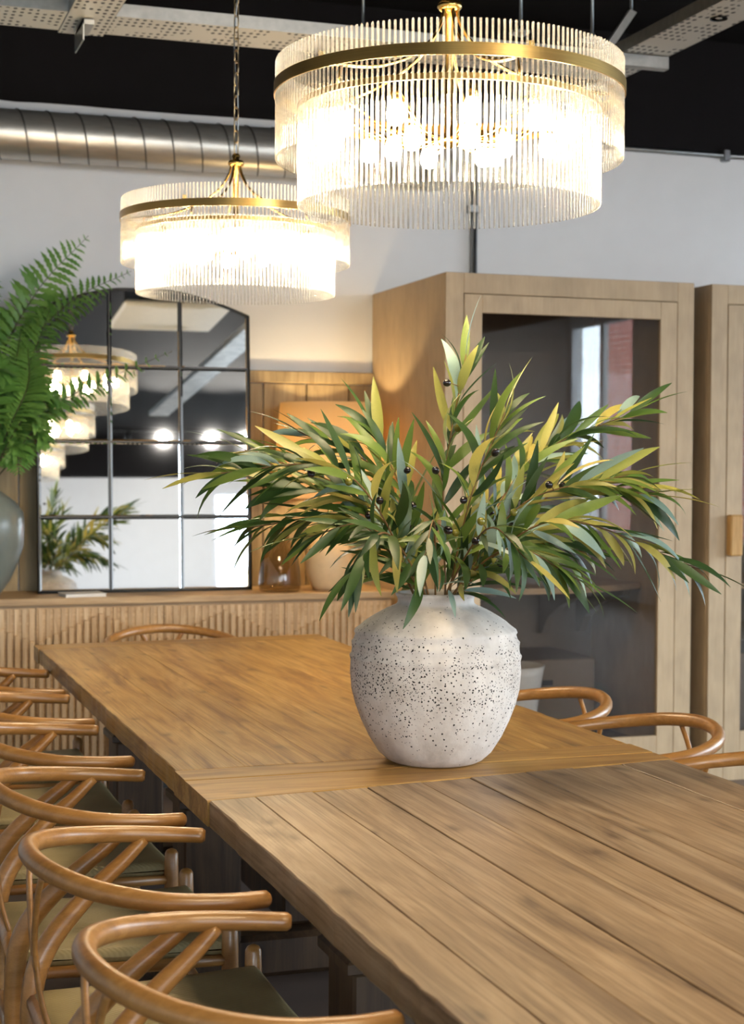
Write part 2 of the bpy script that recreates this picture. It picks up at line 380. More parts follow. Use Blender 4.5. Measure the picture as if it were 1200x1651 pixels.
# ------------------------------------------------------------------ the room
struct(G().box(ROOM_X0 - .2, ROOM_X1 + .2, ROOM_Y0 - .2, ROOM_Y1 + .2, -.1, 0).obj('floor', M['floor']))
struct(G().box(ROOM_X0 - .2, ROOM_X1 + .2, ROOM_Y0 - .2, ROOM_Y1 + .2, ROOM_H, ROOM_H + .1).obj('ceiling', M['black_paint']))
wb = struct(G().box(ROOM_X0 - .2, ROOM_X1 + .2, ROOM_Y1, ROOM_Y1 + .2, 0, BLACK_Z).obj('wall_back', M['white_wall']))
g = G()   # the black upper band has a slightly uneven painted edge
N = 60
pts = [(ROOM_X0 - .2, ROOM_H)] + [(ROOM_X0 - .2 + (ROOM_X1 - ROOM_X0 + .4) * i / N, BLACK_Z - .004 + .008 * rnd.random()) for i in range(N + 1)] + [(ROOM_X1 + .2, ROOM_H)]
struct(g.prism(pts, 'Y', ROOM_Y1 - .006, ROOM_Y1 + .2).obj('wall_back_upper', M['black_paint']))
struct(G().box(ROOM_X0 - .2, ROOM_X0, ROOM_Y0, ROOM_Y1, 0, BLACK_Z).obj('wall_left', M['white_wall']))
struct(G().box(ROOM_X0 - .2, ROOM_X0, ROOM_Y0, ROOM_Y1, BLACK_Z, ROOM_H).obj('wall_left_upper', M['black_paint']))
def wall_open(along, c0, c1, lo, hi, spans, z0, z1, ztop):
    g = G(); cur = lo
    def bx(a, b, za, zb):
        if along == 'Y': g.box(c0, c1, a, b, za, zb)
        else: g.box(a, b, c0, c1, za, zb)
    for a, b in spans:
        bx(cur, a, 0, ztop); bx(a, b, 0, z0); bx(a, b, z1, ztop); cur = b
    bx(cur, hi, 0, ztop); return g
WZ0, WZ1 = .65, 3.05
struct(wall_open('Y', ROOM_X1, ROOM_X1 + .2, ROOM_Y0, ROOM_Y1, WINDOWS_RIGHT, WZ0, WZ1, 3.12).obj('wall_right', M['white_wall']))
struct(G().box(ROOM_X1, ROOM_X1 + .2, ROOM_Y0, ROOM_Y1, 3.12, ROOM_H).obj('wall_right_upper', M['black_paint']))
struct(wall_open('X', ROOM_Y0 - .2, ROOM_Y0, ROOM_X0, ROOM_X1, WINDOWS_REAR, .2, 2.85, BLACK_Z).obj('wall_front', M['white_wall']))
struct(G().box(ROOM_X0, ROOM_X1, ROOM_Y0 - .2, ROOM_Y0, BLACK_Z, ROOM_H).obj('wall_front_upper', M['black_paint']))
def window(n, along, c, a, b, z0, z1, mull):
    r = bpy.data.objects.new('window_%d' % n, None); COL.objects.link(r); struct(r)
    r.location = (c, a, z0) if along == 'Y' else (a, c, z0); w, h = b - a, z1 - z0
    def part(name, p0, p1, q0, q1, d0, d1, mat):
        g = G(); g.box(d0, d1, p0, p1, q0, q1, .004) if along == 'Y' else g.box(p0, p1, d0, d1, q0, q1, .004); g.obj(name, mat, r)
    t = .07
    part('window_frame', 0, w, 0, t, -.03, .06, M['window_frame']); part('window_frame', 0, w, h - t, h, -.03, .06, M['window_frame'])
    part('window_frame', 0, t, t, h - t, -.03, .06, M['window_frame']); part('window_frame', w - t, w, t, h - t, -.03, .06, M['window_frame'])
    xs = [t] + [w * m_ for m_ in mull] + [w - t]
    for m_ in mull: part('mullion', w * m_ - .035, w * m_ + .035, t, h - t, -.02, .05, M['window_frame'])
    for p, q in zip(xs[:-1], xs[1:]): part('pane', p + .03, q - .03, t, h - t, .01, .016, M['wpane'])
for i, (a, b) in enumerate(WINDOWS_RIGHT): window(i + 1, 'Y', ROOM_X1 + .06, a, b, WZ0, WZ1, (.5,))
for i, (a, b) in enumerate(WINDOWS_REAR): window(i + 5, 'X', ROOM_Y0 - .06, a, b, .2, 2.85, (.5,))
struct(G().box(-40, 60, -60, 60, -.35, -.3).obj('ground_outside', M['pavement']))
bb = thing('brick_building', 'red brick building seen outside, mirrored in the cabinet glass', 'building', (15.0, -17.0, -.3))
G().box(0, 5, -.2, 8, 0, 5.6).obj('wall', M['brick'], bb); G().box(-.12, 5, -.2, 8, 5.6, 6.0).obj('parapet', M['window_frame'], bb)

# plank panelling on the wall behind the sideboard
pn = bpy.data.objects.new('trim_1', None); COL.objects.link(pn); struct(pn); pn.location = (0, 7.35, 0)
px = -.12
seams = [.10, .31, .52, .64, .80, 1.0, 1.2, 1.41, 1.62, 1.83, 1.925, 2.135, 2.345, 2.47]
for a, b in zip(seams[:-1], seams[1:]): G().box(a + .003, b - .003, -.028, -.004 + .003 * rnd.random() - .003, .05, 1.80, .003).obj('plank', M['panel_wood'], pn)
G().box(.1, 2.47, -.045, -.002, 1.803, 1.86, .004).obj('top_rail', M['panel_wood'], pn)

# ------------------------------------------------------------------ tables
def plank_geo(x0, x1, yA, yB, z0, z1, segs=14, jl=0, jr=0, bev=.003, r=None):
    """board running along y; yA, yB are (at x0, at x1) end positions; jl / jr roughen the long edges"""
    g = G(); r = r or rnd; vs = []; fs = []
    for i in range(segs + 1):
        t = i / segs; ya = yA[0] + (yB[0] - yA[0]) * t; yb = yA[1] + (yB[1] - yA[1]) * t
        a = x0 + jl * (r.random() - .3); b = x1 - jr * (r.random() - .3); bl = bev + jl * r.random() * .7; br = bev + jr * r.random() * .7
        for x, z in ((a, z0), (b, z0), (b, z1 - br), (b - br, z1), (a + bl, z1), (a, z1 - bl)):
            k = (x - x0) / (x1 - x0); vs.append((x, ya + (yb - ya) * k, z))
    for i in range(segs):
        for k in range(6): fs.append((i * 6 + k, i * 6 + (k + 1) % 6, i * 6 + 6 + (k + 1) % 6, i * 6 + 6 + k))
    fs.append(tuple(range(6))[::-1]); fs.append(tuple(segs * 6 + k for k in range(6)))
    return g.add(vs, fs)
TZ0, TZ1 = .708, .76
TXL, TXR = .705, 1.80
def trestle(t, y):
    """carved pedestal with foot, square shaft, moulded cap and two curved brackets"""
    d = M['table_dark']; cx = TXL + .5475 - t.location.x
    fo = G(); fo.box(cx - .42, cx + .42, y - .08, y + .08, 0, .12, .015); fo.obj('foot', d, t)
    for sg in (-1, 1):
        px_ = cx + sg * .265
        G().box(px_ - .08, px_ + .08, y - .08, y + .08, .09, .485, .006).obj('pedestal', d, t)
        mo = G().lathe([(.118, 0), (.136, .006), (.136, .024), (.116, .036), (.100, .044), (.098, .050)], 4, (0, 0, 0), False).obj('moulding', d, t)
        mo.location = (px_, y, .484); mo.rotation_euler = (0, 0, pi / 4)
        bl = G().lathe([(.092, 0), (.096, .010), (.082, .030), (.060, .052), (.056, .072), (.070, .098), (.098, .120), (.104, .136)], 4, (0, 0, 0), False).obj('baluster', d, t)
        bl.location = (px_, y, .530); bl.rotation_euler = (0, 0, pi / 4)
    G().box(cx - .46, cx + .46, y - .06, y + .06, .665, TZ0, .006).obj('cross_beam', d, t)
ra = random.Random(3)
tb = thing('refectory_table', 'golden pine refectory table at the far end, with cross boards at its ends', 'table', (1.2525, 4.5, 0), 0, 'long reclaimed dining tables')
ox, oy = 1.2525, 4.5
cuts = [TXL, .86, 1.04, 1.23, 1.43, 1.60, TXR]
def L(t, x): return t[0] + (t[1] - t[0]) * (x - TXL) / (TXR - TXL)
Y_up, Y_mid, Y_low, Y_f0, Y_f1 = (3.412, 3.43), (3.30, 3.312), (3.088, 3.224), (5.80, 5.87), (5.93, 6.02)
for a, b in zip(cuts[:-1], cuts[1:]):
    plank_geo(a + .0002 - ox, b - .0002 - ox, (L(Y_up, a) + .001 - oy, L(Y_up, b) + .001 - oy), (L(Y_f0, a) - .001 - oy, L(Y_f0, b) - .001 - oy), TZ0, TZ1, 60, .003 if a == TXL else 0, .003 if b == TXR else 0, .0006, ra).obj('plank', M['table_far'], tb)
def cross(t, lo, hi, mat, zoff=0):
    segs = 24; vs = []; fs = []; dx = 1.2525; b = .003
    for i in range(segs + 1):
        x = TXL - .004 + (TXR - TXL + .008) * i / segs; y0 = L(lo, x) + .0008; y1 = L(hi, x) - .0008
        for y, z in ((y0, TZ0), (y1, TZ0), (y1, TZ1 - b + zoff), (y1 - b, TZ1 + zoff), (y0 + b, TZ1 + zoff), (y0, TZ1 - b + zoff)): vs.append((x - dx, y - t.location.y, z))
    for i in range(segs):
        for k in range(6): fs.append((i * 6 + k, i * 6 + (k + 1) % 6, i * 6 + 6 + (k + 1) % 6, i * 6 + 6 + k))
    fs += [tuple(range(6))[::-1], tuple(segs * 6 + k for k in range(6))]
    G().add(vs, fs).obj('end_board', mat, t)
cross(tb, Y_up[:1] and Y_mid, Y_up, M['table_far_x']); cross(tb, Y_low, Y_mid, M['table_far_x'], -.001); cross(tb, Y_f0, Y_f1, M['table_far_x'])
for y in (4.36, 5.45): trestle(tb, y - oy)
G().box(-.045, .045, 4.36 - oy, 5.45 - oy, .12, .22, .008).obj('stretcher', M['table_dark'], tb)
for s_ in (-1, 1): G().box(s_ * .38 - .02, s_ * .38 + .02, 3.3 - oy, 5.85 - oy, .655, TZ0, .004).obj('side_rail', M['table_dark'], tb)
tn = thing('refectory_table', 'weathered pine plank table in the foreground with open gaps between its boards', 'table', (1.2525, 1.65, 0), 0, 'long reclaimed dining tables')
oy2 = 1.65
cuts = [TXL, .80, .925, 1.045, 1.17, 1.285, 1.42, 1.54, 1.665, TXR]
Ye = (Y_low[0] - .003, Y_low[1] - .003)
for i, (a, b) in enumerate(zip(cuts[:-1], cuts[1:])):
    gp = .0005 + .0009 * ra.random() ** 2
    plank_geo(a + (gp if i else 0) - ox, b - gp - ox, (.2 - oy2, .2 - oy2), (L(Ye, a) - oy2, L(Ye, b) - oy2), TZ0, TZ1 - .003 * ra.random(), 70, .0035 if a == TXL else .0006, .004 if b == TXR else .0006, .0012, ra).obj('plank', M['table_near'], tn)
for y in (.75, 2.87): trestle(tn, y - oy2)
G().box(-.045, .045, .75 - oy2, 2.87 - oy2, .12, .22, .008).obj('stretcher', M['table_dark'], tn)
for s_ in (-1, 1): G().box(s_ * .38 - .02, s_ * .38 + .02, .4 - oy2, 3.0 - oy2, .655, TZ0, .004).obj('side_rail', M['table_dark'], tn)

# ------------------------------------------------------------------ wishbone chairs (front towards +x)
def make_chair():
    t = thing('wishbone_chair', 'x', 'chair', (0, 0, 0), 0, 'pale wood wishbone chairs around the long tables')
    b = M['beech']
    half = [(.105, .238, .708), (.03, .254, .712), (-.07, .250, .720), (-.165, .200, .733), (-.228, .110, .747), (-.250, 0, .753)]
    path = catmull(half + [(x, -y, z) for x, y, z in half[-2::-1]], 7)
    n = len(path); rad = [(.0145 + .0035 * sin(pi * i / (n - 1)), .0155 + .0015 * sin(pi * i / (n - 1))) for i in range(n)]
    e = .006; d0 = (path[0] - path[1]).normalized(); d1 = (path[-1] - path[-2]).normalized()
    path = [path[0] + d0 * e] + path + [path[-1] + d1 * e]; rad = [(.010, .011)] + rad + [(.010, .011)]
    G().tube(path, rad, 14, upv=(0, 0, 1)).obj('bow_back', b, t)
    for s in (1, -1):
        P = catmull([(-.215, s * .205, 0), (-.222, s * .208, .22), (-.222, s * .212, .42), (-.195, s * .219, .52), (-.12, s * .236, .605), (-.045, s * .247, .668), (-.005, s * .251, .706)], 5)
        n = len(P); rr = catval([.012, .016, .020, .021, .018, .0145, .012], 5); G().tube(P, rr, 12).obj('leg', b, t)
        P = [(.205, s * .232, z) for z in (0, .12, .3, .43, .478, .486, .490)]; G().tube(P, [.0115, .0145, .0175, .0175, .0165, .012, .004], 12).obj('leg', b, t)
        G().tube([(.205, s * .232, .20), (0, s * .222, .205), (-.218, s * .206, .21)], [.0085, .0115, .0085], 10).obj('stretcher', b, t)
        G().tube([(.205, s * .232, .415), (-.218, s * .212, .415)], .012, 10).obj('seat_rail', b, t)
    G().tube([(.205, -.232, .27), (.205, .232, .27)], .0105, 10).obj('stretcher', b, t)
    G().tube([(-.22, -.207, .25), (-.22, .207, .25)], .0105, 10).obj('stretcher', b, t)
    G().tube([(.205, -.232, .415), (.205, .232, .415)], .013, 10).obj('seat_rail', b, t)
    G().tube([(-.215, -.207, .43), (-.215, .207, .43)], (.018), 10).obj('seat_rail', b, t)
    sp = G()   # the Y splat
    sp.tube(catmull([(-.215, 0, .435), (-.232, 0, .52), (-.243, 0, .60)], 4), (.006, .021), 8, upv=(1, 0, 0)) if False else None
    st = catmull([(-.212, 0, .435), (-.230, 0, .50), (-.240, 0, .575)], 4)
    sp.tube(st, [(.0055, .020)] * len(st), 8, upv=(1, 0, 0))
    for s in (1, -1):
        pr_ = catmull([(-.238, s * .009, .555), (-.243, s * .020, .61), (-.243, s * .055, .685), (-.238, s * .085, .738)], 4)
        sp.tube(pr_, [(.0055, .0095)] * len(pr_), 8, upv=(1, 0, 0))
    sp.obj('splat', b, t)
    # cord seat: rolled edges, dished middle
    NX, NY = 18, 18; vs = []; fs = []
    def P(u, v, top):
        x = -.222 + .437 * u; hw = .200 + .030 * u
        ex = min(u, 1 - u) * .437; ey = min(v, 1 - v) * 2 * hw; dd = min(ex, ey)
        roll_ = sqrt(max(0, 1 - (1 - min(1, dd / .022)) ** 2))
        z = .434 + (.018 * roll_ - .012 * sin(pi * u) * sin(pi * v) + .0035 * (1 - abs(abs(u - .5) - abs(v - .5)) * 2) if top else -.020 * roll_)
        return (x, hw * (2 * v - 1), z)
    def uu(i, n): return (1 - cos(pi * i / n)) / 2
    for top in (1, 0):
        for i in range(NX + 1):
            for j in range(NY + 1): vs.append(P(uu(i, NX), uu(j, NY), top))
    o2 = (NX + 1) * (NY + 1)
    for i in range(NX):
        for j in range(NY):
            a = i * (NY + 1) + j; q = (a, a + NY + 1, a + NY + 2, a + 1); fs += [q, tuple(k + o2 for k in q[::-1])]
    G().add(vs, fs, True).obj('seat', M['seat'], t)
    return t
proto = make_chair()
CH = [(.575, 2.165, 1.5, 'nearest wishbone chair on the left side, its bow back at the bottom of the picture'),
      (.570, 2.780, 0, 'second wishbone chair on the left side, just beyond the nearest one'),
      (.566, 3.405, -1, 'third wishbone chair from the front on the left side of the tables'),
      (.572, 4.060, 1, 'fourth wishbone chair from the front on the left side of the tables'),
      (.575, 4.660, 0, 'fifth wishbone chair on the left side, second from the sideboard'),
      (.585, 5.270, -1.5, 'left-side wishbone chair farthest from the camera, nearest the sideboard'),
      (1.868, 4.235, 180, 'farther wishbone chair on the right, its bow emerging from behind the speckled jar'),
      (1.905, 3.690, 181, 'wishbone chair on the right with its whole bow back in view before the cabinet'),
      (1.915, 3.110, 179, 'wishbone chair on the right cut off by the right edge of the picture'),
      (1.275, 6.215, -90, 'wishbone chair at the head of the far table, in front of the slatted sideboard')]
for i, (x, y, a, lab) in enumerate(CH):
    o = proto if i == 0 else copy_tree(proto)
    o.location = (x, y, 0); o.rotation_euler = (0, 0, radians(a)); o['label'] = lab

# ------------------------------------------------------------------ sideboard
SBY = 6.9
sb = thing('sideboard', 'pale oak sideboard with vertical slats and a raised zigzag pattern, against the back wall', 'sideboard', (1.37, SBY, 0))
G().box(-1.05, 1.05, .02, .42, .10, .818, .003).obj('carcass', M['oak'], sb)
G().box(-1.06, 1.06, -.012, .43, .818, .85, .004).obj('top', M['oak'], sb)
G().box(-1.0, 1.0, .06, .40, 0, .10).obj('plinth', M['black_metal'], sb)
doors = [-1.05, -.545, .002, .547, 1.05]
pitch_s = .0318
for a, b in zip(doors[:-1], doors[1:]):
    dr = G().box(a + .002, b - .002, .006, .02, .105, .808).obj('door', M['oak'], sb)
    n = int((b - a - .006) / pitch_s + .5); st = (b - a - .006) / n
    for k in range(n):
        xc = a + .003 + (k + .5) * st; u = (xc / .545) % 1.0; h = .66 + .12 * (1 - abs(2 * u - 1)); w = st * .31
        g = G(); g.box(xc - w, xc + w, -.012, .006, .108, h, .003); g.box(xc - w, xc + w, .001, .006, h, .805, .002)
        g.obj('slat', M['slat_oak'], dr)

# ------------------------------------------------------------------ arched pane mirror leaning on the panelling
LEAN = .058
mr = thing('arched_mirror', 'tall black framed mirror with twelve square panes and an arched top', 'mirror', (1.338, 7.115, .851))
mr.rotation_euler = (-LEAN, 0, -.014)
MW, RH = .477, .334
def arch(x):   # top edge of the mirror
    return 1.352 - .105 * max(0, (abs(x) - .10) / (MW - .10)) ** 1.5
cols = [-MW + .006, -.159, .159, MW - .006]; rows = [.008, RH, 2 * RH, 3 * RH, None]
def pane_mesh(x0, x1, z0, z1, arched):
    b = .008; d = .003; nseg = 8 if arched else 1
    out = [(x0, z0), (x1, z0)] + [(x1 + (x0 - x1) * i / nseg, arch(x1 + (x0 - x1) * i / nseg) - .003 if arched else z1) for i in range(nseg + 1)]
    ci = ((x0 + x1) / 2, (out[0][1] + max(p[1] for p in out)) / 2)
    inn = []
    for x, z in out:
        inn.append((x + (b if x < ci[0] - .1 else -b if x > ci[0] + .1 else 0), z + (b if z < ci[1] else -b)))
    # keep inner points ordered inside the bevel
    inn = [(min(max(x, x0 + b), x1 - b), z) for x, z in inn]
    n = len(out); g = G()
    vs = [(x, 0, z) for x, z in out] + [(x, -d, z) for x, z in inn]
    fs = [tuple(range(n, 2 * n))] + [(i, (i + 1) % n, (i + 1) % n + n, i + n) for i in range(n)]
    return g.add(vs, fs)
for r in range(4):
    for c in range(3):
        pane_mesh(cols[c] + .002, cols[c + 1] - .002, rows[r] + .002, (rows[r + 1] or 0) - .002, r == 3).obj('pane', M['mirror'], mr)
bk = [(-MW, 0), (MW, 0)] + [(MW - 2 * MW * i / 24, arch(MW - 2 * MW * i / 24)) for i in range(25)]
G().prism(bk, 'Y', .0005, .014).obj('backing', M['black_metal'], mr)
fr = [(-MW, -.008, .004)] + [(-MW + 2 * MW * i / 24, -.008, arch(-MW + 2 * MW * i / 24)) for i in range(25)] + [(MW, -.008, .004)]
G().tube([(-MW, -.004, 0), (-MW, -.004, arch(MW))], (.006, .004), 6, upv=(0, 1, 0)).obj('frame', M['black_metal'], mr)
G().tube([(MW, -.004, 0), (MW, -.004, arch(MW))], (.006, .004), 6, upv=(0, 1, 0)).obj('frame', M['black_metal'], mr)
G().tube([(x, -.004, z) for x, _, z in fr[1:-1]], .0045, 6).obj('frame', M['black_metal'], mr)
G().tube([(-MW, -.004, .006), (MW, -.004, .006)], .0045, 6).obj('frame', M['black_metal'], mr)
for c in cols[1:3]: G().box(c - .0022, c + .0022, -.004, 0, .01, arch(c) - .002).obj('glazing_bar', M['black_metal'], mr)
for r_ in rows[1:4]: G().box(-MW, MW, -.006, 0, r_ - .0022, r_ + .0022).obj('glazing_bar', M['black_metal'], mr)

# ------------------------------------------------------------------ things on the sideboard
lp = thing('table_lamp', 'lit table lamp with a cream tapered shade, between smoked vase and cabinet', 'lamp', (2.165, 7.045, .85))
G().lathe([(0, 0), (.07, 0), (.085, .02), (.105, .07), (.112, .12), (.10, .18), (.07, .235), (.035, .27), (.022, .30), (.022, .34), (0, .34)], 40).obj('base', M['cream'], lp)
G().lathe([(.008, .34), (.008, .62)], 12).obj('stem', M['brass'], lp)
G().lathe([(.262, .42), (.2275, .852), (.2255, .852), (.260, .42)], 56).obj('shade', M['shade'], lp)
G().ball((0, 0, .66), .032, .032, .045).obj('bulb', M['lampbulb'], lp)
gv = thing('smoked_vase', 'small smoked brown glass vase on the sideboard beside the mirror', 'vase', (1.915, 6.985, .85))
G().lathe([(0, .002), (.085, .002), (.094, .012), (.096, .04), (.093, .09), (.082, .15), (.062, .20), (.045, .235), (.040, .27), (.046, .29), (.043, .29), (.037, .27), (.042, .235), (.059, .20), (.079, .15), (.090, .09), (.093, .04), (.088, .014), (0, .012)], 40).obj('body', M['smoke'], gv)
bk_ = thing('booklet', 'white booklet lying flat on the sideboard below the mirror', 'book', (1.03, 6.97, .85), .12)
G().box(-.09, .09, -.065, .065, 0, .003, .001).obj('cover', M['paper'], bk_); G().box(-.088, .087, -.063, .063, .003, .012, .001).obj('pages', M['paper'], bk_)
G().box(-.09, .09, -.065, .065, .012, .015, .001).obj('cover', M['paper'], bk_)
fv = thing('glazed_urn', 'large grey green glazed urn holding the fern at the left edge', 'vase', (.60, 7.02, .85))
G().lathe([(0, 0), (.075, 0), (.085, .01), (.13, .07), (.165, .15), (.187, .22), (.19, .30), (.187, .36), (.15, .41), (.10, .445), (.07, .46), (.062, .485), (.07, .50), (.06, .50), (.052, .48), (.06, .455), (0, .40)], 48).obj('body', M['greyvase'], fv)

# ------------------------------------------------------------------ fern
def leaf_geo(L_, W_, droop, fold=.25, segs=7, teeth=0, sway=0, shape=.8):
    g = G(); vs = []; fs = []; x = z = 0.0
    for i in range(segs + 1):
        t = i / segs; a = -droop * t * 1.2 + droop * .25
        w = W_ / 2 * max(.02, sin(pi * min(1, (t * .97 + .015)) ** shape)) ** .85
        if teeth and 0 < i < segs: w *= (1.12 if i % 2 else .72)
        y = sway * L_ * t * t
        vs += [(x, y - w, z + w * fold), (x, y, z), (x, y + w, z + w * fold)]
        x += L_ / segs * cos(a); z += L_ / segs * sin(a)
    for i in range(segs):
        o = i * 3; fs += [(o, o + 3, o + 4, o + 1), (o + 1, o + 4, o + 5, o + 2)]
    return g.add(vs, fs, True)
def basis(d, upv):
    d = d.normalized(); y = upv.cross(d)
    if y.length < 1e-4: y = Vector((1, 0, 0)).cross(d)
    y.normalize(); return Matrix((d, y, d.cross(y))).transposed()
FB = Vector((.61, 7.0, 1.34))
fn = thing('fern', 'leafy green fern in the grey urn, fronds reaching over the mirror', 'plant', FB)
FR = [[(0.672, 6.97, 1.805), (0.837, 6.95, 2.148), (1.051, 6.93, 2.392)], [(0.734, 6.95, 1.805), (0.965, 6.93, 2.099), (1.231, 6.91, 2.247)],
      [(0.679, 6.92, 1.49), (0.96, 6.9, 1.703), (1.403, 6.88, 1.907)], [(0.661, 7.0, 1.701), (0.737, 6.98, 1.964), (0.839, 6.96, 2.188)],
      [(0.7, 6.87, 1.671), (0.799, 6.85, 1.853), (0.874, 6.83, 2.06)], [(0.725, 6.87, 1.542), (0.838, 6.85, 1.698), (0.971, 6.83, 1.661)],
      [(0.719, 6.82, 1.438), (0.819, 6.8, 1.568), (0.88, 6.78, 1.478)], [(0.669, 6.82, 1.438), (0.73, 6.8, 1.502), (0.74, 6.78, 1.374)],
      [(0.608, 6.97, 1.751), (0.581, 6.95, 2.061), (0.643, 6.93, 2.268)], [(0.702, 6.77, 1.566), (0.775, 6.75, 1.744), (0.773, 6.73, 1.896)],
      [(0.689, 6.77, 1.489), (0.775, 6.75, 1.617), (0.848, 6.73, 1.567)], [(0.61, 6.72, 1.563), (0.646, 6.7, 1.79), (0.705, 6.68, 1.765)],
      [(0.578, 6.92, 1.671), (0.452, 6.9, 2.0), (0.377, 6.88, 2.25)], [(0.52, 6.82, 1.539), (0.347, 6.8, 1.688), (0.202, 6.78, 1.659)],
      [(.66, 6.9, 1.62), (.73, 6.88, 1.80), (.76, 6.86, 1.98)], [(.69, 6.84, 1.58), (.79, 6.80, 1.72), (.86, 6.78, 1.80)]]
rf = random.Random(5)
pin = [leaf_geo(1, .27, .5, .15, 9, 1, s).mesh('leaflet', M['fern'], False) for s in (-.08, .08)]
for fi, pts3 in enumerate(FR):
    C_ = catmull([Vector((0, 0, -.06))] + [Vector(p) - FB for p in pts3], 14); n = len(C_)
    st = G().tube(C_, [.0035 * (1 - .75 * i / n) for i in range(n)], 6).obj('frond', M['fern_stem'], fn)
    clear = fi < 3; width = .125 if fi == 0 else (.095 if fi in (1, 2) else .125)
    vv = rf.uniform(-.3, .3); gg = G()
    nm = Vector((.25 + vv, -1, .35)).normalized() if fi == 0 else Vector((.2 + vv, -1.1 if fi < 3 else rf.uniform(-1.2, -.3), 1)).normalized()
    i0 = int(n * .30)
    cnt = 24
    for k in range(cnt):
        t = k / (cnt - 1); idx = i0 + t * (n - 2 - i0); i = int(idx); p = C_[i].lerp(C_[i + 1], idx - i); tan = (C_[i + 1] - C_[i]).normalized()
        side = tan.cross(nm).normalized(); ln = width * (max(.14, sin(pi * (t * .80 + .17))) ** .8) * rf.uniform(.88, 1.1)
        for s in (1, -1):
            d = (side * s * .85 + tan * .55 + Vector((0, 0, -.12)) + nm * rf.uniform(-.15, .2)).normalized()
            Mx = basis(d, nm); me = pin[0 if s > 0 else 1]
            if clear:
                o = link('leaflet', me, st, p, Mx.to_quaternion()); o.scale = (ln, ln, ln)
            else:
                vs = [p + Mx @ (v.co * ln) for v in me.vertices]; gg.add(vs, [tuple(q.vertices) for q in me.polygons], True)
    if not clear:
        o = gg.obj('leaflets', M['fern'], st, False); o['kind'] = 'stuff'

# ------------------------------------------------------------------ tall glazed cabinets
CX0, CY0, CH_ = 2.467, 6.37, 2.237
def cabinet(x0, label, hinge_handle):
    t = thing('display_cabinet', label, 'cabinet', (x0, CY0, 0), 0, 'tall taupe glazed cabinets')
    w, d, h, fb = 1.186, .968, CH_, .082
    c = M['cab']
    G().box(0, .022, .022, d, .0, h, .002).obj('side_panel', c, t); G().box(w - .022, w, .022, d, 0, h, .002).obj('side_panel', c, t)
    G().box(.022, w - .022, .022, d, h - .022, h, .002).obj('top_panel', c, t); G().box(.022, w - .022, d - .015, d, .05, h - .022).obj('back_panel', M['cab_in'], t)
    G().box(.022, w - .022, .022, d - .015, .10, .13).obj('bottom_panel', M['cab_in'], t)
    G().box(0, fb, 0, .022, 0, h, .002).obj('face_frame', c, t); G().box(w - fb, w, 0, .022, 0, h, .002).obj('face_frame', c, t)
    G().box(fb, w - fb, 0, .022, h - .086, h, .002).obj('face_frame', c, t); G().box(fb, w - fb, 0, .022, 0, .12, .002).obj('face_frame', c, t)
    a, b = fb + .003, w - fb - .003; z0, z1 = .123, h - .089; sw = .082
    dr = bpy.data.objects.new('door', None); COL.objects.link(dr); dr.parent = t
    G().box(a, a + sw, -.001, .021, z0, z1, .002).obj('stile', c, dr); G().box(b - sw, b, -.001, .021, z0, z1, .002).obj('stile', c, dr)
    G().box(a + sw, b - sw, -.001, .021, z1 - .078, z1, .002).obj('rail', c, dr); G().box(a + sw, b - sw, -.001, .021, z0, z0 + .10, .002).obj('rail', c, dr)
    G().box(a + sw - .004, b - sw + .004, .012, .016, z0 + .096, z1 - .074).obj('glass_pane', M['pane'], dr)
    if hinge_handle: G().box(a, a + .062, -.045, -.001, 1.02, 1.205, .006).obj('handle', M['handle_wood'], dr)
    # interior: bow-fronted shelf on corbels above a low drawer box
    n = 16; poly = [(.03, .95)] + [(.03 + (w - .06) * i / n, .42 - .20 * sin(pi * i / n)) for i in range(n + 1)] + [(w - .03, .95)]
    G().prism(poly, 'Z', .845, .872).obj('shelf', M['oak'], t)
    for xx in (.40, .88, 1.08):
        cb = [(.40, .845), (.92, .845), (.92, .60), (.88, .60), (.82, .68), (.70, .74), (.55, .79), (.42, .815)]
        G().prism(cb, 'X', xx - .018, xx + .018).obj('corbel', M['cab_in'], t)
    G().box(.25, w - .25, .45, .94, .13, .52, .004).obj('drawer_box', M['cab_in'], t); G().box(.55, .72, .446, .452, .40, .425).obj('drawer_slot', M['dark'], t)
    return t
cabinet(CX0, 'tall taupe cabinet with one glazed door, behind the olive branches', False)
cabinet(3.742, 'second tall taupe cabinet at the right edge, with a wooden block handle', True)
pot = thing('planter', 'pale tapered planter inside the glazed cabinet, low behind the glass', 'planter', (2.88, 6.62, .13))
G().lathe([(0, 0), (.09, 0), (.10, .02), (.15, .36), (.158, .40), (.15, .40), (.14, .36), (0, .34)], 32).obj('body', M['plug'], pot)

# ------------------------------------------------------------------ speckled jar
VX, VY = 1.281, 3.357
jar = thing('speckled_jar', 'whitewashed stoneware jar with dark speckles, standing on the tables where they meet', 'vase', (VX, VY, .76))
pr_raw = [(1172, 0), (1170, 64), (1165, 70), (1150, 78), (1100, 92), (1000, 108), (900, 120), (800, 129.5), (700, 136), (600, 138.3), (560, 138), (520, 137.3), (505, 138.4), (488, 139.4), (470, 136.4), (440, 135.4), (418, 135.6), (400, 136.4), (384, 132.6), (352, 130.0), (336, 132.0), (320, 130.2), (298, 122.5), (270, 114.5), (245, 105), (220, 94.5), (195, 83), (175, 72), (163, 65), (150, 62), (130, 61.5), (112, 63), (100, 65.5), (90, 65), (84, 62), (86, 57), (110, 54), (160, 54), (240, 80)]
prof = [(r * .00138, .376 * (1170 - y) / 1080) for y, r in pr_raw]
G().lathe(prof, 96).obj('body', M['jar'], jar)

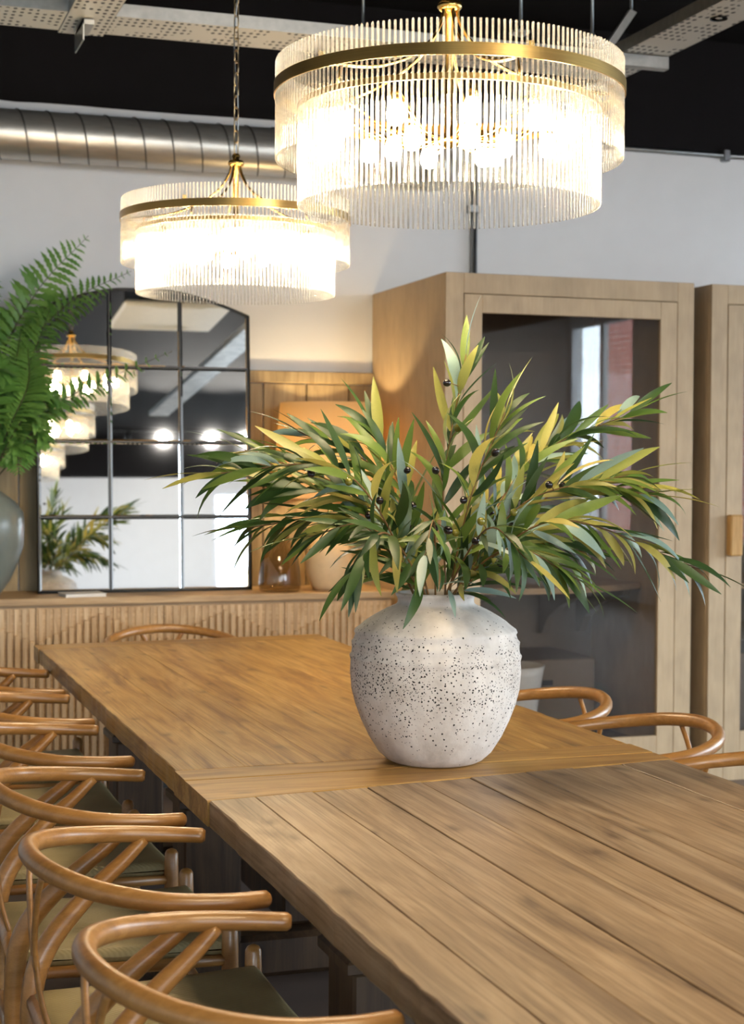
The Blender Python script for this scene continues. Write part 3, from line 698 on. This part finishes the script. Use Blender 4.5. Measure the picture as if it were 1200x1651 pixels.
# ------------------------------------------------------------------ olive branches
BR = [('upright olive branch rising highest out of the jar', (1.286, 3.324, 1.38), (1.33, 3.308, 1.665), 28, (4, 4, 2, 1)),
      ('long olive branch arching farthest to the left', (1.041, 3.259, 1.4), (0.765, 3.379, 1.400), 44, (4, 2, 3, 1)),
      ('olive branch slanting up and left in front of the lamp shade', (1.233, 3.574, 1.391), (1.06, 3.71, 1.501), 30, (5, 3, 1, 1)),
      ('low olive branch hanging out over the left of the table', (1.084, 3.326, 1.299), (0.88, 3.478, 1.281), 36, (7, 2, 1, 0)),
      ('short olive branch drooping at the front left of the jar rim', (1.075, 3.096, 1.281), (0.973, 3.023, 1.206), 24, (7, 2, 1, 0)),
      ('olive branch pointing up just left of the jar centre', (1.22, 3.408, 1.351), (1.162, 3.464, 1.504), 26, (4, 3, 1, 2)),
      ('olive branch reaching highest on the right, before the cabinet glass', (1.526, 3.413, 1.422), (1.815, 3.409, 1.555), 38, (2, 4, 5, 2)),
      ('yellowish olive branch stretching out level to the right', (1.422, 3.213, 1.334), (1.622, 3.095, 1.403), 34, (2, 3, 6, 1)),
      ('long olive branch drooping at the far right end', (1.443, 3.1, 1.304), (1.745, 3.014, 1.205), 42, (3, 4, 4, 2)),
      ('olive branch rising right of the tallest branch', (1.32, 3.248, 1.354), (1.391, 3.23, 1.536), 28, (4, 4, 3, 1)),
      ('olive branch hanging forward over the jar neck', (1.158, 3.048, 1.305), (1.091, 2.92, 1.245), 18, (7, 3, 0, 1)),
      ('olive branch hanging down at the right of the jar neck', (1.274, 3.05, 1.29), (1.311, 2.93, 1.235), 20, (6, 3, 1, 1)),
      ('low olive branch to the right, above the jar shoulder', (1.409, 3.215, 1.253), (1.578, 3.21, 1.231), 30, (5, 3, 2, 2)),
      ('olive branch at the back right, nearest the cabinet', (1.528, 3.601, 1.362), (1.742, 3.691, 1.492), 30, (2, 4, 4, 1)),
      ('olive branch at the back left, nearest the mirror', (1.3, 3.676, 1.315), (1.188, 3.821, 1.366), 26, (5, 3, 2, 1)),
      ('bushy olive branch spreading left at mid height', (1.116, 3.316, 1.326), (0.918, 3.384, 1.379), 36, (6, 3, 2, 1)),
      ('dark olive branch hanging low at the left, in front of the smoked vase', (1.068, 3.172, 1.29), (0.935, 3.187, 1.272), 26, (8, 2, 1, 0)),
      ('olive branch drooping low at the right, below the level yellowish one', (1.336, 3.081, 1.248), (1.454, 2.987, 1.187), 30, (5, 3, 2, 2)),
      ('olive branch fanning up to the left, above the longest left branch', (1.115, 3.444, 1.35), (0.884, 3.525, 1.453), 34, (4, 3, 3, 1)),
      ('olive branch stretching right between the level and the drooping ones', (1.52, 3.234, 1.367), (1.703, 3.119, 1.356), 34, (3, 3, 5, 2))]
ro = random.Random(21)
LM = []
for mi in range(4):
    LM.append([leaf_geo(1, .14 + .018 * (q % 3), dr_, .22, 8, 0, sw).mesh('leaf', M['leaf%d' % mi], False) for q, (dr_, sw) in enumerate([(.25, .05), (.6, -.06), (1.0, .08), (.45, -.1), (.1, .0), (.8, .0)])])
olv = [G().ball((0, 0, 0), .0085, .0085, .012, 12, 8).mesh('olive', M[k]) for k in ('olive_dark', 'olive_green')]
tw = G().tube([(0, 0, 0), (.5, 0, .08), (1, 0, 0)], [.06, .045, .05], 5).mesh('stalk', M['twig'])
neck = Vector((VX, VY, 1.11)); EYE = Vector((0, 0, CAM_H))
OL = {0: 4, 1: 3, 2: 3, 5: 3, 6: 2, 7: 3, 9: 3, 11: 2, 12: 2, 3: 2, 10: 2, 15: 2, 19: 2}
for bi, (lab, mid, tip, nl, wts) in enumerate(BR):
    root = Vector((VX + ro.uniform(-.025, .025), VY + ro.uniform(-.025, .025), .98))
    br = thing('olive_branch', lab, 'branch', root, 0, 'artificial olive branches in the speckled jar')
    dirh = Vector(mid) - neck; dirh.z = 0
    nk = neck + dirh.normalized() * .04
    C_ = catmull([root, nk, Vector(mid), Vector(tip)], 12); n = len(C_)
    loc = [p - root for p in C_]
    G().tube(loc, [.0032 * (1 - .6 * i / n) for i in range(n)], 6).obj('stem', M['twig'], br)
    bag = [0] * wts[0] + [1] * wts[1] + [2] * wts[2] + [3] * wts[3]
    ang = ro.uniform(0, 6.28)
    nl = int(nl * 1.15); dz = {4: -.4, 10: -.35, 11: -.3, 8: -.25, 3: -.2, 12: -.2, 16: -.2, 17: -.25}.get(bi, 0)
    for k in range(nl):
        t = (k + .5) / nl; idx = 12 * 1.15 + (n - 2 - 12 * 1.15) * t ** .85; i = int(idx); p = loc[i].lerp(loc[i + 1], idx - i); tan = (loc[i + 1] - loc[i]).normalized()
        u = tan.orthogonal().normalized(); v = tan.cross(u); ang += 2.4 + ro.uniform(-.5, .5)
        rad_ = u * cos(ang) + v * sin(ang)
        sp_ = .75 - .35 * t
        d = (tan * (.75 + .35 * t) + rad_ * sp_ + Vector((0, 0, ro.uniform(-.15, .12) + dz))).normalized()
        ln = {4: .82, 10: .72, 11: .72, 16: .72, 17: .82}.get(bi, 1) * ro.uniform(.10, .172) * (1 if t < .9 else .85)
        nrm = (Vector((0, 0, 1)) + rad_ * ro.uniform(-.5, .5) + Vector((ro.uniform(-.6, .6), ro.uniform(-1.3, .1), 0))).normalized()
        Mx = basis(d, nrm); me = LM[ro.choice(bag)][ro.randrange(6)]
        o = link('leaf', me, br, p + rad_ * .002, Mx.to_quaternion()); o.scale = (ln, ln * ro.uniform(.85, 1.15), ln)
    # terminal leaf
    tan = (loc[-1] - loc[-2]).normalized(); Mx = basis(tan, Vector((0, 0, 1))); o = link('leaf', LM[ro.choice(bag)][0], br, loc[-1] - tan * .004, Mx.to_quaternion()); o.scale = (.14, .14, .14)
    for q in range(OL.get(bi, 0)):
        i = int(n * (.55 + .35 * q / 3)); p = loc[i]
        off = Vector(((EYE - C_[i]).x, (EYE - C_[i]).y, 0)).normalized() * .055 + Vector((ro.uniform(-.03, .03), 0, ro.uniform(-.02, .03)))
        Mx = basis(off, Vector((0, 0, 1))); sk = link('stalk', tw, br, p, Mx.to_quaternion()); sk.scale = (off.length, .02, .02)
        o = link('olive', olv[0 if ro.random() < .62 else 1], br, p + off * 1.05, Mx.to_quaternion() @ Quaternion((0, 1, 0), pi / 2))

# ------------------------------------------------------------------ chandeliers
RO, RI, NO, NI = .366, .319, 196, 168
def rod_mesh(name, z0, z1, r=.0029):
    return G().lathe([(.0004, z0), (r * .8, z0 + .0008), (r, z0 + .003), (r, z1 - .003), (r * .8, z1 - .0008), (.0004, z1)], 8).mesh(name, M['rod'])
rod_o = rod_mesh('glass_rod', -.146, .060); rod_i = rod_mesh('glass_rod', -.242, -.030)
bulb_me = G().lathe([(.0005, -.030), (.012, -.027), (.0185, -.016), (.0195, -.004), (.014, .014), (.010, .022)], 12).mesh('bulb', M['bulb'])
hold_me = G().lathe([(.0005, .050), (.011, .049), (.0115, .020), (.0005, .019)], 12).mesh('bulb_holder', M['brass'])
def band(r, z0, z1, th): return G().lathe([(r, z0), (r, z1), (r - th, z1), (r - th, z0), (r, z0)], 128, smooth=False)
def smooth_band(r, z0, z1, th):
    g = G()
    for pf, sm in (([(r, z0), (r, z1)], True), ([(r - th, z1), (r - th, z0)], True), ([(r, z1), (r - th, z1)], False), ([(r - th, z0), (r, z0)], False)): g.lathe(pf, 128, smooth=sm)
    return g
link_pts = [(.0085 * sin(a) , 0, (.0125 * (1 if cos(a) > 0 else -1)) + .0085 * cos(a)) for a in [2 * pi * (k + .5) / 16 for k in range(16)]]
link_me = G().tube(link_pts, .0021, 6, closed=True).mesh('chain_link', M['chain'])
def chandelier(y, label, detail, a0):
    c = thing('chandelier', label, 'chandelier', (1.25, y, 2.21), 0, 'glass rod chandeliers over the tables')
    smooth_band(RO + .006, -.012, .012, .003).obj('band', M['band'], c)
    smooth_band(RI + .004, -.046, -.034, .004).obj('inner_ring', M['band'], c)
    if detail:
        far = []
        for k in range(NO):
            a = 2 * pi * (k + .5) / NO
            if k < NO and abs(((a - radians(71.4) + pi) % (2 * pi)) - pi) < pi * 64 / NO: far.append(a); continue
            link('glass_rod', rod_o, c, (RO * cos(a), RO * sin(a), 0))
        for k in range(NI):
            a = 2 * pi * k / NI; link('glass_rod', rod_i, c, (RI * cos(a), RI * sin(a), 0))
        g = G()
        for a in far: g.add([(v.co.x + RO * cos(a), v.co.y + RO * sin(a), v.co.z) for v in rod_o.vertices], [tuple(p.vertices) for p in rod_o.polygons], True)
        o = g.obj('rear_glass_rods', M['rod'], c, False); o['kind'] = 'stuff'
    else:
        for nm, me, R_, N_ in (('outer_glass_rods', rod_o, RO, NO), ('inner_glass_rods', rod_i, RI, NI)):
            g = G()
            for k in range(N_):
                a = 2 * pi * k / N_; g.add([(v.co.x + R_ * cos(a), v.co.y + R_ * sin(a), v.co.z) for v in me.vertices], [tuple(p.vertices) for p in me.polygons], True)
            o = g.obj(nm, M['rod'], c, False); o['kind'] = 'stuff'
    for k in range(5):
        a = a0 + 2 * pi * k / 5; ca, sa = cos(a), sin(a)
        P = catmull([(.016 * ca, .016 * sa, .185), (.022 * ca, .022 * sa, .15), (.055 * ca, .055 * sa, .10), (.12 * ca, .12 * sa, .055), (.22 * ca, .22 * sa, .020), (.355 * ca, .355 * sa, .006)], 6)
        G().tube(P, (.0042, .0052), 8).obj('arm', M['brass'], c)
        G().box(-.006, .006, -.006, .006, 0, .022).obj('arm_tab', M['brass'], c).location = (.352 * ca, .352 * sa, .004)
        G().tube([(.30 * ca, .30 * sa, .008), (.315 * ca, .315 * sa, -.038)], .003, 6).obj('hanger', M['brass'], c)
    G().lathe([(.0005, .215), (.010, .213), (.014, .205), (.010, .195), (.024, .190), (.027, .180), (.020, .172), (.0085, .168), (.0085, -.085), (.022, -.09), (.026, -.10), (.022, -.112), (.0005, -.118)], 24).obj('stem', M['brass'], c)
    for nb, rb, zb, off in ((10, .245, -.085, .2), (6, .12, -.110, .5)):
        for k in range(nb):
            a = 2 * pi * (k + off) / nb; ca, sa = cos(a), sin(a)
            G().tube(catmull([(.015 * ca, .015 * sa, -.098), (rb * .5 * ca, rb * .5 * sa, -.102 + .0 * zb), (rb * .9 * ca, rb * .9 * sa, zb + .035), (rb * ca, rb * sa, zb + .042)], 4), .0035, 6).obj('bulb_arm', M['brass'], c)
            h = link('bulb_holder', hold_me, c, (rb * ca, rb * sa, zb)); link('bulb', bulb_me, h)
    k = 0; z = .232
    while z < ROOM_H - 2.21 - .02:
        link('chain_link', link_me, c, (0, 0, z), (0, 0, .6 + (pi / 2 if k % 2 else 0))); z += .0368; k += 1
    cab_ = [(.006 * sin(q * 1.3), .006 * cos(q * 1.7), .20 + q * .1) for q in range(12)]; cab_ = [p for p in cab_ if p[2] < ROOM_H - 2.22]
    G().tube(catmull(cab_ + [(0, 0, ROOM_H - 2.215)], 4), .0022, 6).obj('cable', M['steel'], c)
    G().lathe([(.06, -.025), (.06, 0), (.0005, 0), (.0005, -.03), (.05, -.03), (.06, -.025)], 32, (0, 0, ROOM_H - 2.21)).obj('ceiling_rose', M['brass'], c)
    return c
chandelier(3.215, 'large brass banded glass rod chandelier in front, hanging above the speckled jar', True, radians(-85))
chandelier(5.11, 'second glass rod chandelier, hanging behind by its chain in front of the duct', True, radians(-130))
chandelier(1.31, 'third glass rod chandelier above the near table, seen only in the mirror', False, radians(-60))

# ------------------------------------------------------------------ duct, conduits and cable trays
DY, DZ, DR = 7.2, 2.852, .108
du = thing('spiral_duct', 'galvanised spiral ventilation duct along the top of the back wall', 'duct', (-.5, DY, DZ))
Ld = 3.15; g = G()
path = [(x, 0, 0) for x in (0, Ld)]
g.tube(path + [], DR, 40, cap=False).obj('pipe', M['duct'], du)
el = [(Ld + .0, 0, 0)] + [(Ld + .12 * sin(a), .12 * (1 - cos(a)), 0) for a in [pi / 2 * k / 8 for k in range(1, 9)]] + [(Ld + .12, .132, 0)]
G().tube(el, DR, 40, cap=False, upv=(0, 0, 1)).obj('elbow', M['duct'], du)
hp = .128
for k in range(int(Ld / hp)):
    P = [(k * hp + hp * q / 24 - .03, (DR + .001) * cos(2 * pi * q / 24 + .4), (DR + .001) * sin(2 * pi * q / 24 + .4)) for q in range(25)]
    G().tube(P, .004, 6).obj('seam', M['duct_seam'], du)
for xk in (.4, 2.6): G().box(xk - .012, xk + .012, -.02, .14, DR + .002, DR + .012).obj('bracket', M['galv'], du)
cn = thing('conduit', 'thin grey conduit running along the wall below the black ceiling band', 'conduit', (2.9, 7.325, 3.018))
G().tube([(0, 0, 0), (5.0, 0, 0)], .012, 10).obj('pipe', M['steel'], cn)
for xk in (.5, 1.475, 2.5): G().box(xk - .018, xk + .018, -.016, .025, -.03, .03, .004).obj('clip', M['steel'], cn)
cv = thing('conduit', 'grey vertical conduit on the wall above the cabinet', 'conduit', (2.985, 7.33, 1.0))
G().tube([(0, 0, 0), (0, 0, 2.0)], .016, 10).obj('pipe', M['steel'], cv); G().box(-.03, .03, -.02, .02, 1.65, 1.69, .003).obj('clip', M['steel'], cv)
TZ = 2.98
def tray(label, x0, x1, y0, y1, along, z=TZ):
    t = thing('cable_tray', label, 'cable tray', ((x0 + x1) / 2, (y0 + y1) / 2, z), 0, 'perforated cable trays under the ceiling')
    w, d = (x1 - x0) / 2, (y1 - y0) / 2
    G().box(-w, w, -d, d, 0, .002).obj('tray_base', M['tray'], t)
    if along == 'X':
        for s in (-1, 1): G().box(-w, w, s * d - .001, s * d + .001, 0, .045).obj('flange', M['galv'], t)
    else:
        for s in (-1, 1): G().box(s * w - .001, s * w + .001, -d, d, 0, .045).obj('flange', M['galv'], t)
    return t
tx = tray('perforated cable tray running parallel to the back wall', -.8, 2.84, 5.66, 5.91, 'X')
ty = tray('perforated cable tray crossing at the upper left corner', .79, .95, 2.2, 5.93, 'Y', TZ - .004)
tr_ = tray('perforated cable tray coming forward at the upper right corner', 2.84, 3.035, -2.0, 5.93, 'Y')
def tpart(t, g, name, mat):
    g.v = [(x - t.location.x, y - t.location.y, z - t.location.z) for x, y, z in g.v]; return g.obj(name, mat, t)
tpart(ty, G().box(.845, .885, 5.70, 5.86, 2.955, 2.972).box(.845, .85, 5.70, 5.9, 2.90, 2.972), 'bracket', M['galv'])
tpart(tr_, G().box(2.80, 3.035, 5.50, 5.54, 2.93, 2.978, .002), 'strut', M['galv']); tpart(tr_, G().lathe([(.03, -.004), (.03, 0), (.012, 0)], 20, (2.94, 4.98, TZ)), 'grommet', M['dark'])
for (x, y) in ((2.80, 3.2), (3.09, 3.2)): tpart(tr_, G().tube([(x, y, 2.93), (x, y, ROOM_H)], .005, 8), 'threaded_rod', M['steel'])
for (x, y) in ((.2, 5.78), (1.9, 5.78)): tpart(tx, G().tube([(x, y, 2.98), (x, y, ROOM_H)], .005, 8), 'threaded_rod', M['steel'])
hs = thing('strut_hanger', 'slanting bright strut hanging on a threaded rod right of the front chandelier', 'hanger', (3.133, 6.0, 3.29))
G().prism([(-.115, -.145), (-.085, -.155), (.02, -.005), (-.01, .005)], 'Y', -.012, .012).obj('channel', M['galv'], hs)
G().tube([(0, 0, -.01), (0, 0, ROOM_H - 3.29)], .006, 8).obj('threaded_rod', M['steel'], hs)
for x, lab in ((2.956, 'threaded rod with a plate hanging from the ceiling beside the slanting strut'), (2.639, 'threaded rod with a clamp hanging from the ceiling above the front chandelier')):
    hr = thing('hanging_rod', lab, 'hanger', (x, 6.0, 3.165))
    G().tube([(0, 0, 0), (0, 0, ROOM_H - 3.165)], .006, 8).obj('threaded_rod', M['steel'], hr); G().box(-.035, .03, -.03, .03, -.012, 0, .003).obj('plate', M['galv'], hr); G().tube([(0, 0, -.02), (0, 0, .018)], .011, 6).obj('nut', M['steel'], hr)

# ------------------------------------------------------------------ seen only in the mirror
ac = thing('ceiling_cassette', 'square off-white air conditioning cassette on the ceiling, seen in the mirror', 'air conditioner', (2.6, 1.3, 3.30))
G().box(-.55, .33, -.5, .5, 0, .05, .03).obj('grille_frame', M['cassette'], ac); G().box(-.42, .22, -.40, .40, .05, .30).obj('casing', M['dark'], ac)
for s in (-1, 1): G().box(-.3, .1, s * .42 - .02, s * .42 + .02, -.003, .004).obj('louvre', M['cassette'], ac)
tk = thing('track_light', 'black ceiling track with three lit spotlights seen in the mirror, plus two added ones facing rearward', 'track light', (4.1, -5.5, 3.3))
G().box(-1.2, 1.2, -.02, .02, 0, .04).obj('rail', M['dark'], tk)
M['spot'] = emit('spot_lens', (1, .85, .62), 14)
for xk in (-.5, .1, .55):
    h_ = G().tube([(xk, 0, -.03), (xk - .04, .13, -.11)], .045, 14).obj('spot_head', M['dark'], tk); G().tube([(xk - .04, .131, -.111), (xk - .041, .134, -.113)], .036, 14).obj('lens', M['spot'], h_)
    G().tube([(xk, 0, 0), (xk, 0, -.04)], .01, 8).obj('swivel', M['dark'], tk)
    sl = bpy.data.lights.new('spot_lamp', 'SPOT'); sl.energy = SPOT_W; sl.color = (1, .93, .84); sl.spot_size = radians(60); sl.spot_blend = .8; sl.shadow_soft_size = .036
    so = link('spot_lamp', sl, h_, (xk - .045, .15, -.118)); so.rotation_euler = (Vector((3.2 + xk - 4.0, 7.3 + 5.5, 2.1 - 3.3))).to_track_quat('-Z', 'Y').to_euler()
for xk in (-.95, .95):  # two invented extra heads aimed backwards, added to brighten the rear wall
    h_ = G().tube([(xk, 0, -.03), (xk, -.13, -.11)], .045, 14).obj('spot_head', M['dark'], tk); G().tube([(xk, -.131, -.111), (xk, -.134, -.113)], .036, 14).obj('lens', M['spot'], h_)
    G().tube([(xk, 0, 0), (xk, 0, -.04)], .01, 8).obj('swivel', M['dark'], tk)
    sl = bpy.data.lights.new('spot_lamp', 'SPOT'); sl.energy = SPOT_W * .6; sl.color = (1, .95, .88); sl.spot_size = radians(110); sl.spot_blend = .9; sl.shadow_soft_size = .036
    so = link('spot_lamp', sl, h_, (xk, -.16, -.12)); so.rotation_euler = Vector((0, -2.9, -1.7)).to_track_quat('-Z', 'Y').to_euler()
pt = thing('partition', 'pale grey low partition at the rear of the room, seen in the mirror', 'partition', (3.2, -6.2, 0))
G().box(-.9, .95, -.04, .04, 0, 1.35, .004).obj('panel', M['grey_panel'], pt); G().box(-.93, .98, -.06, .06, 1.35, 1.38, .004).obj('cap', M['grey_panel'], pt)
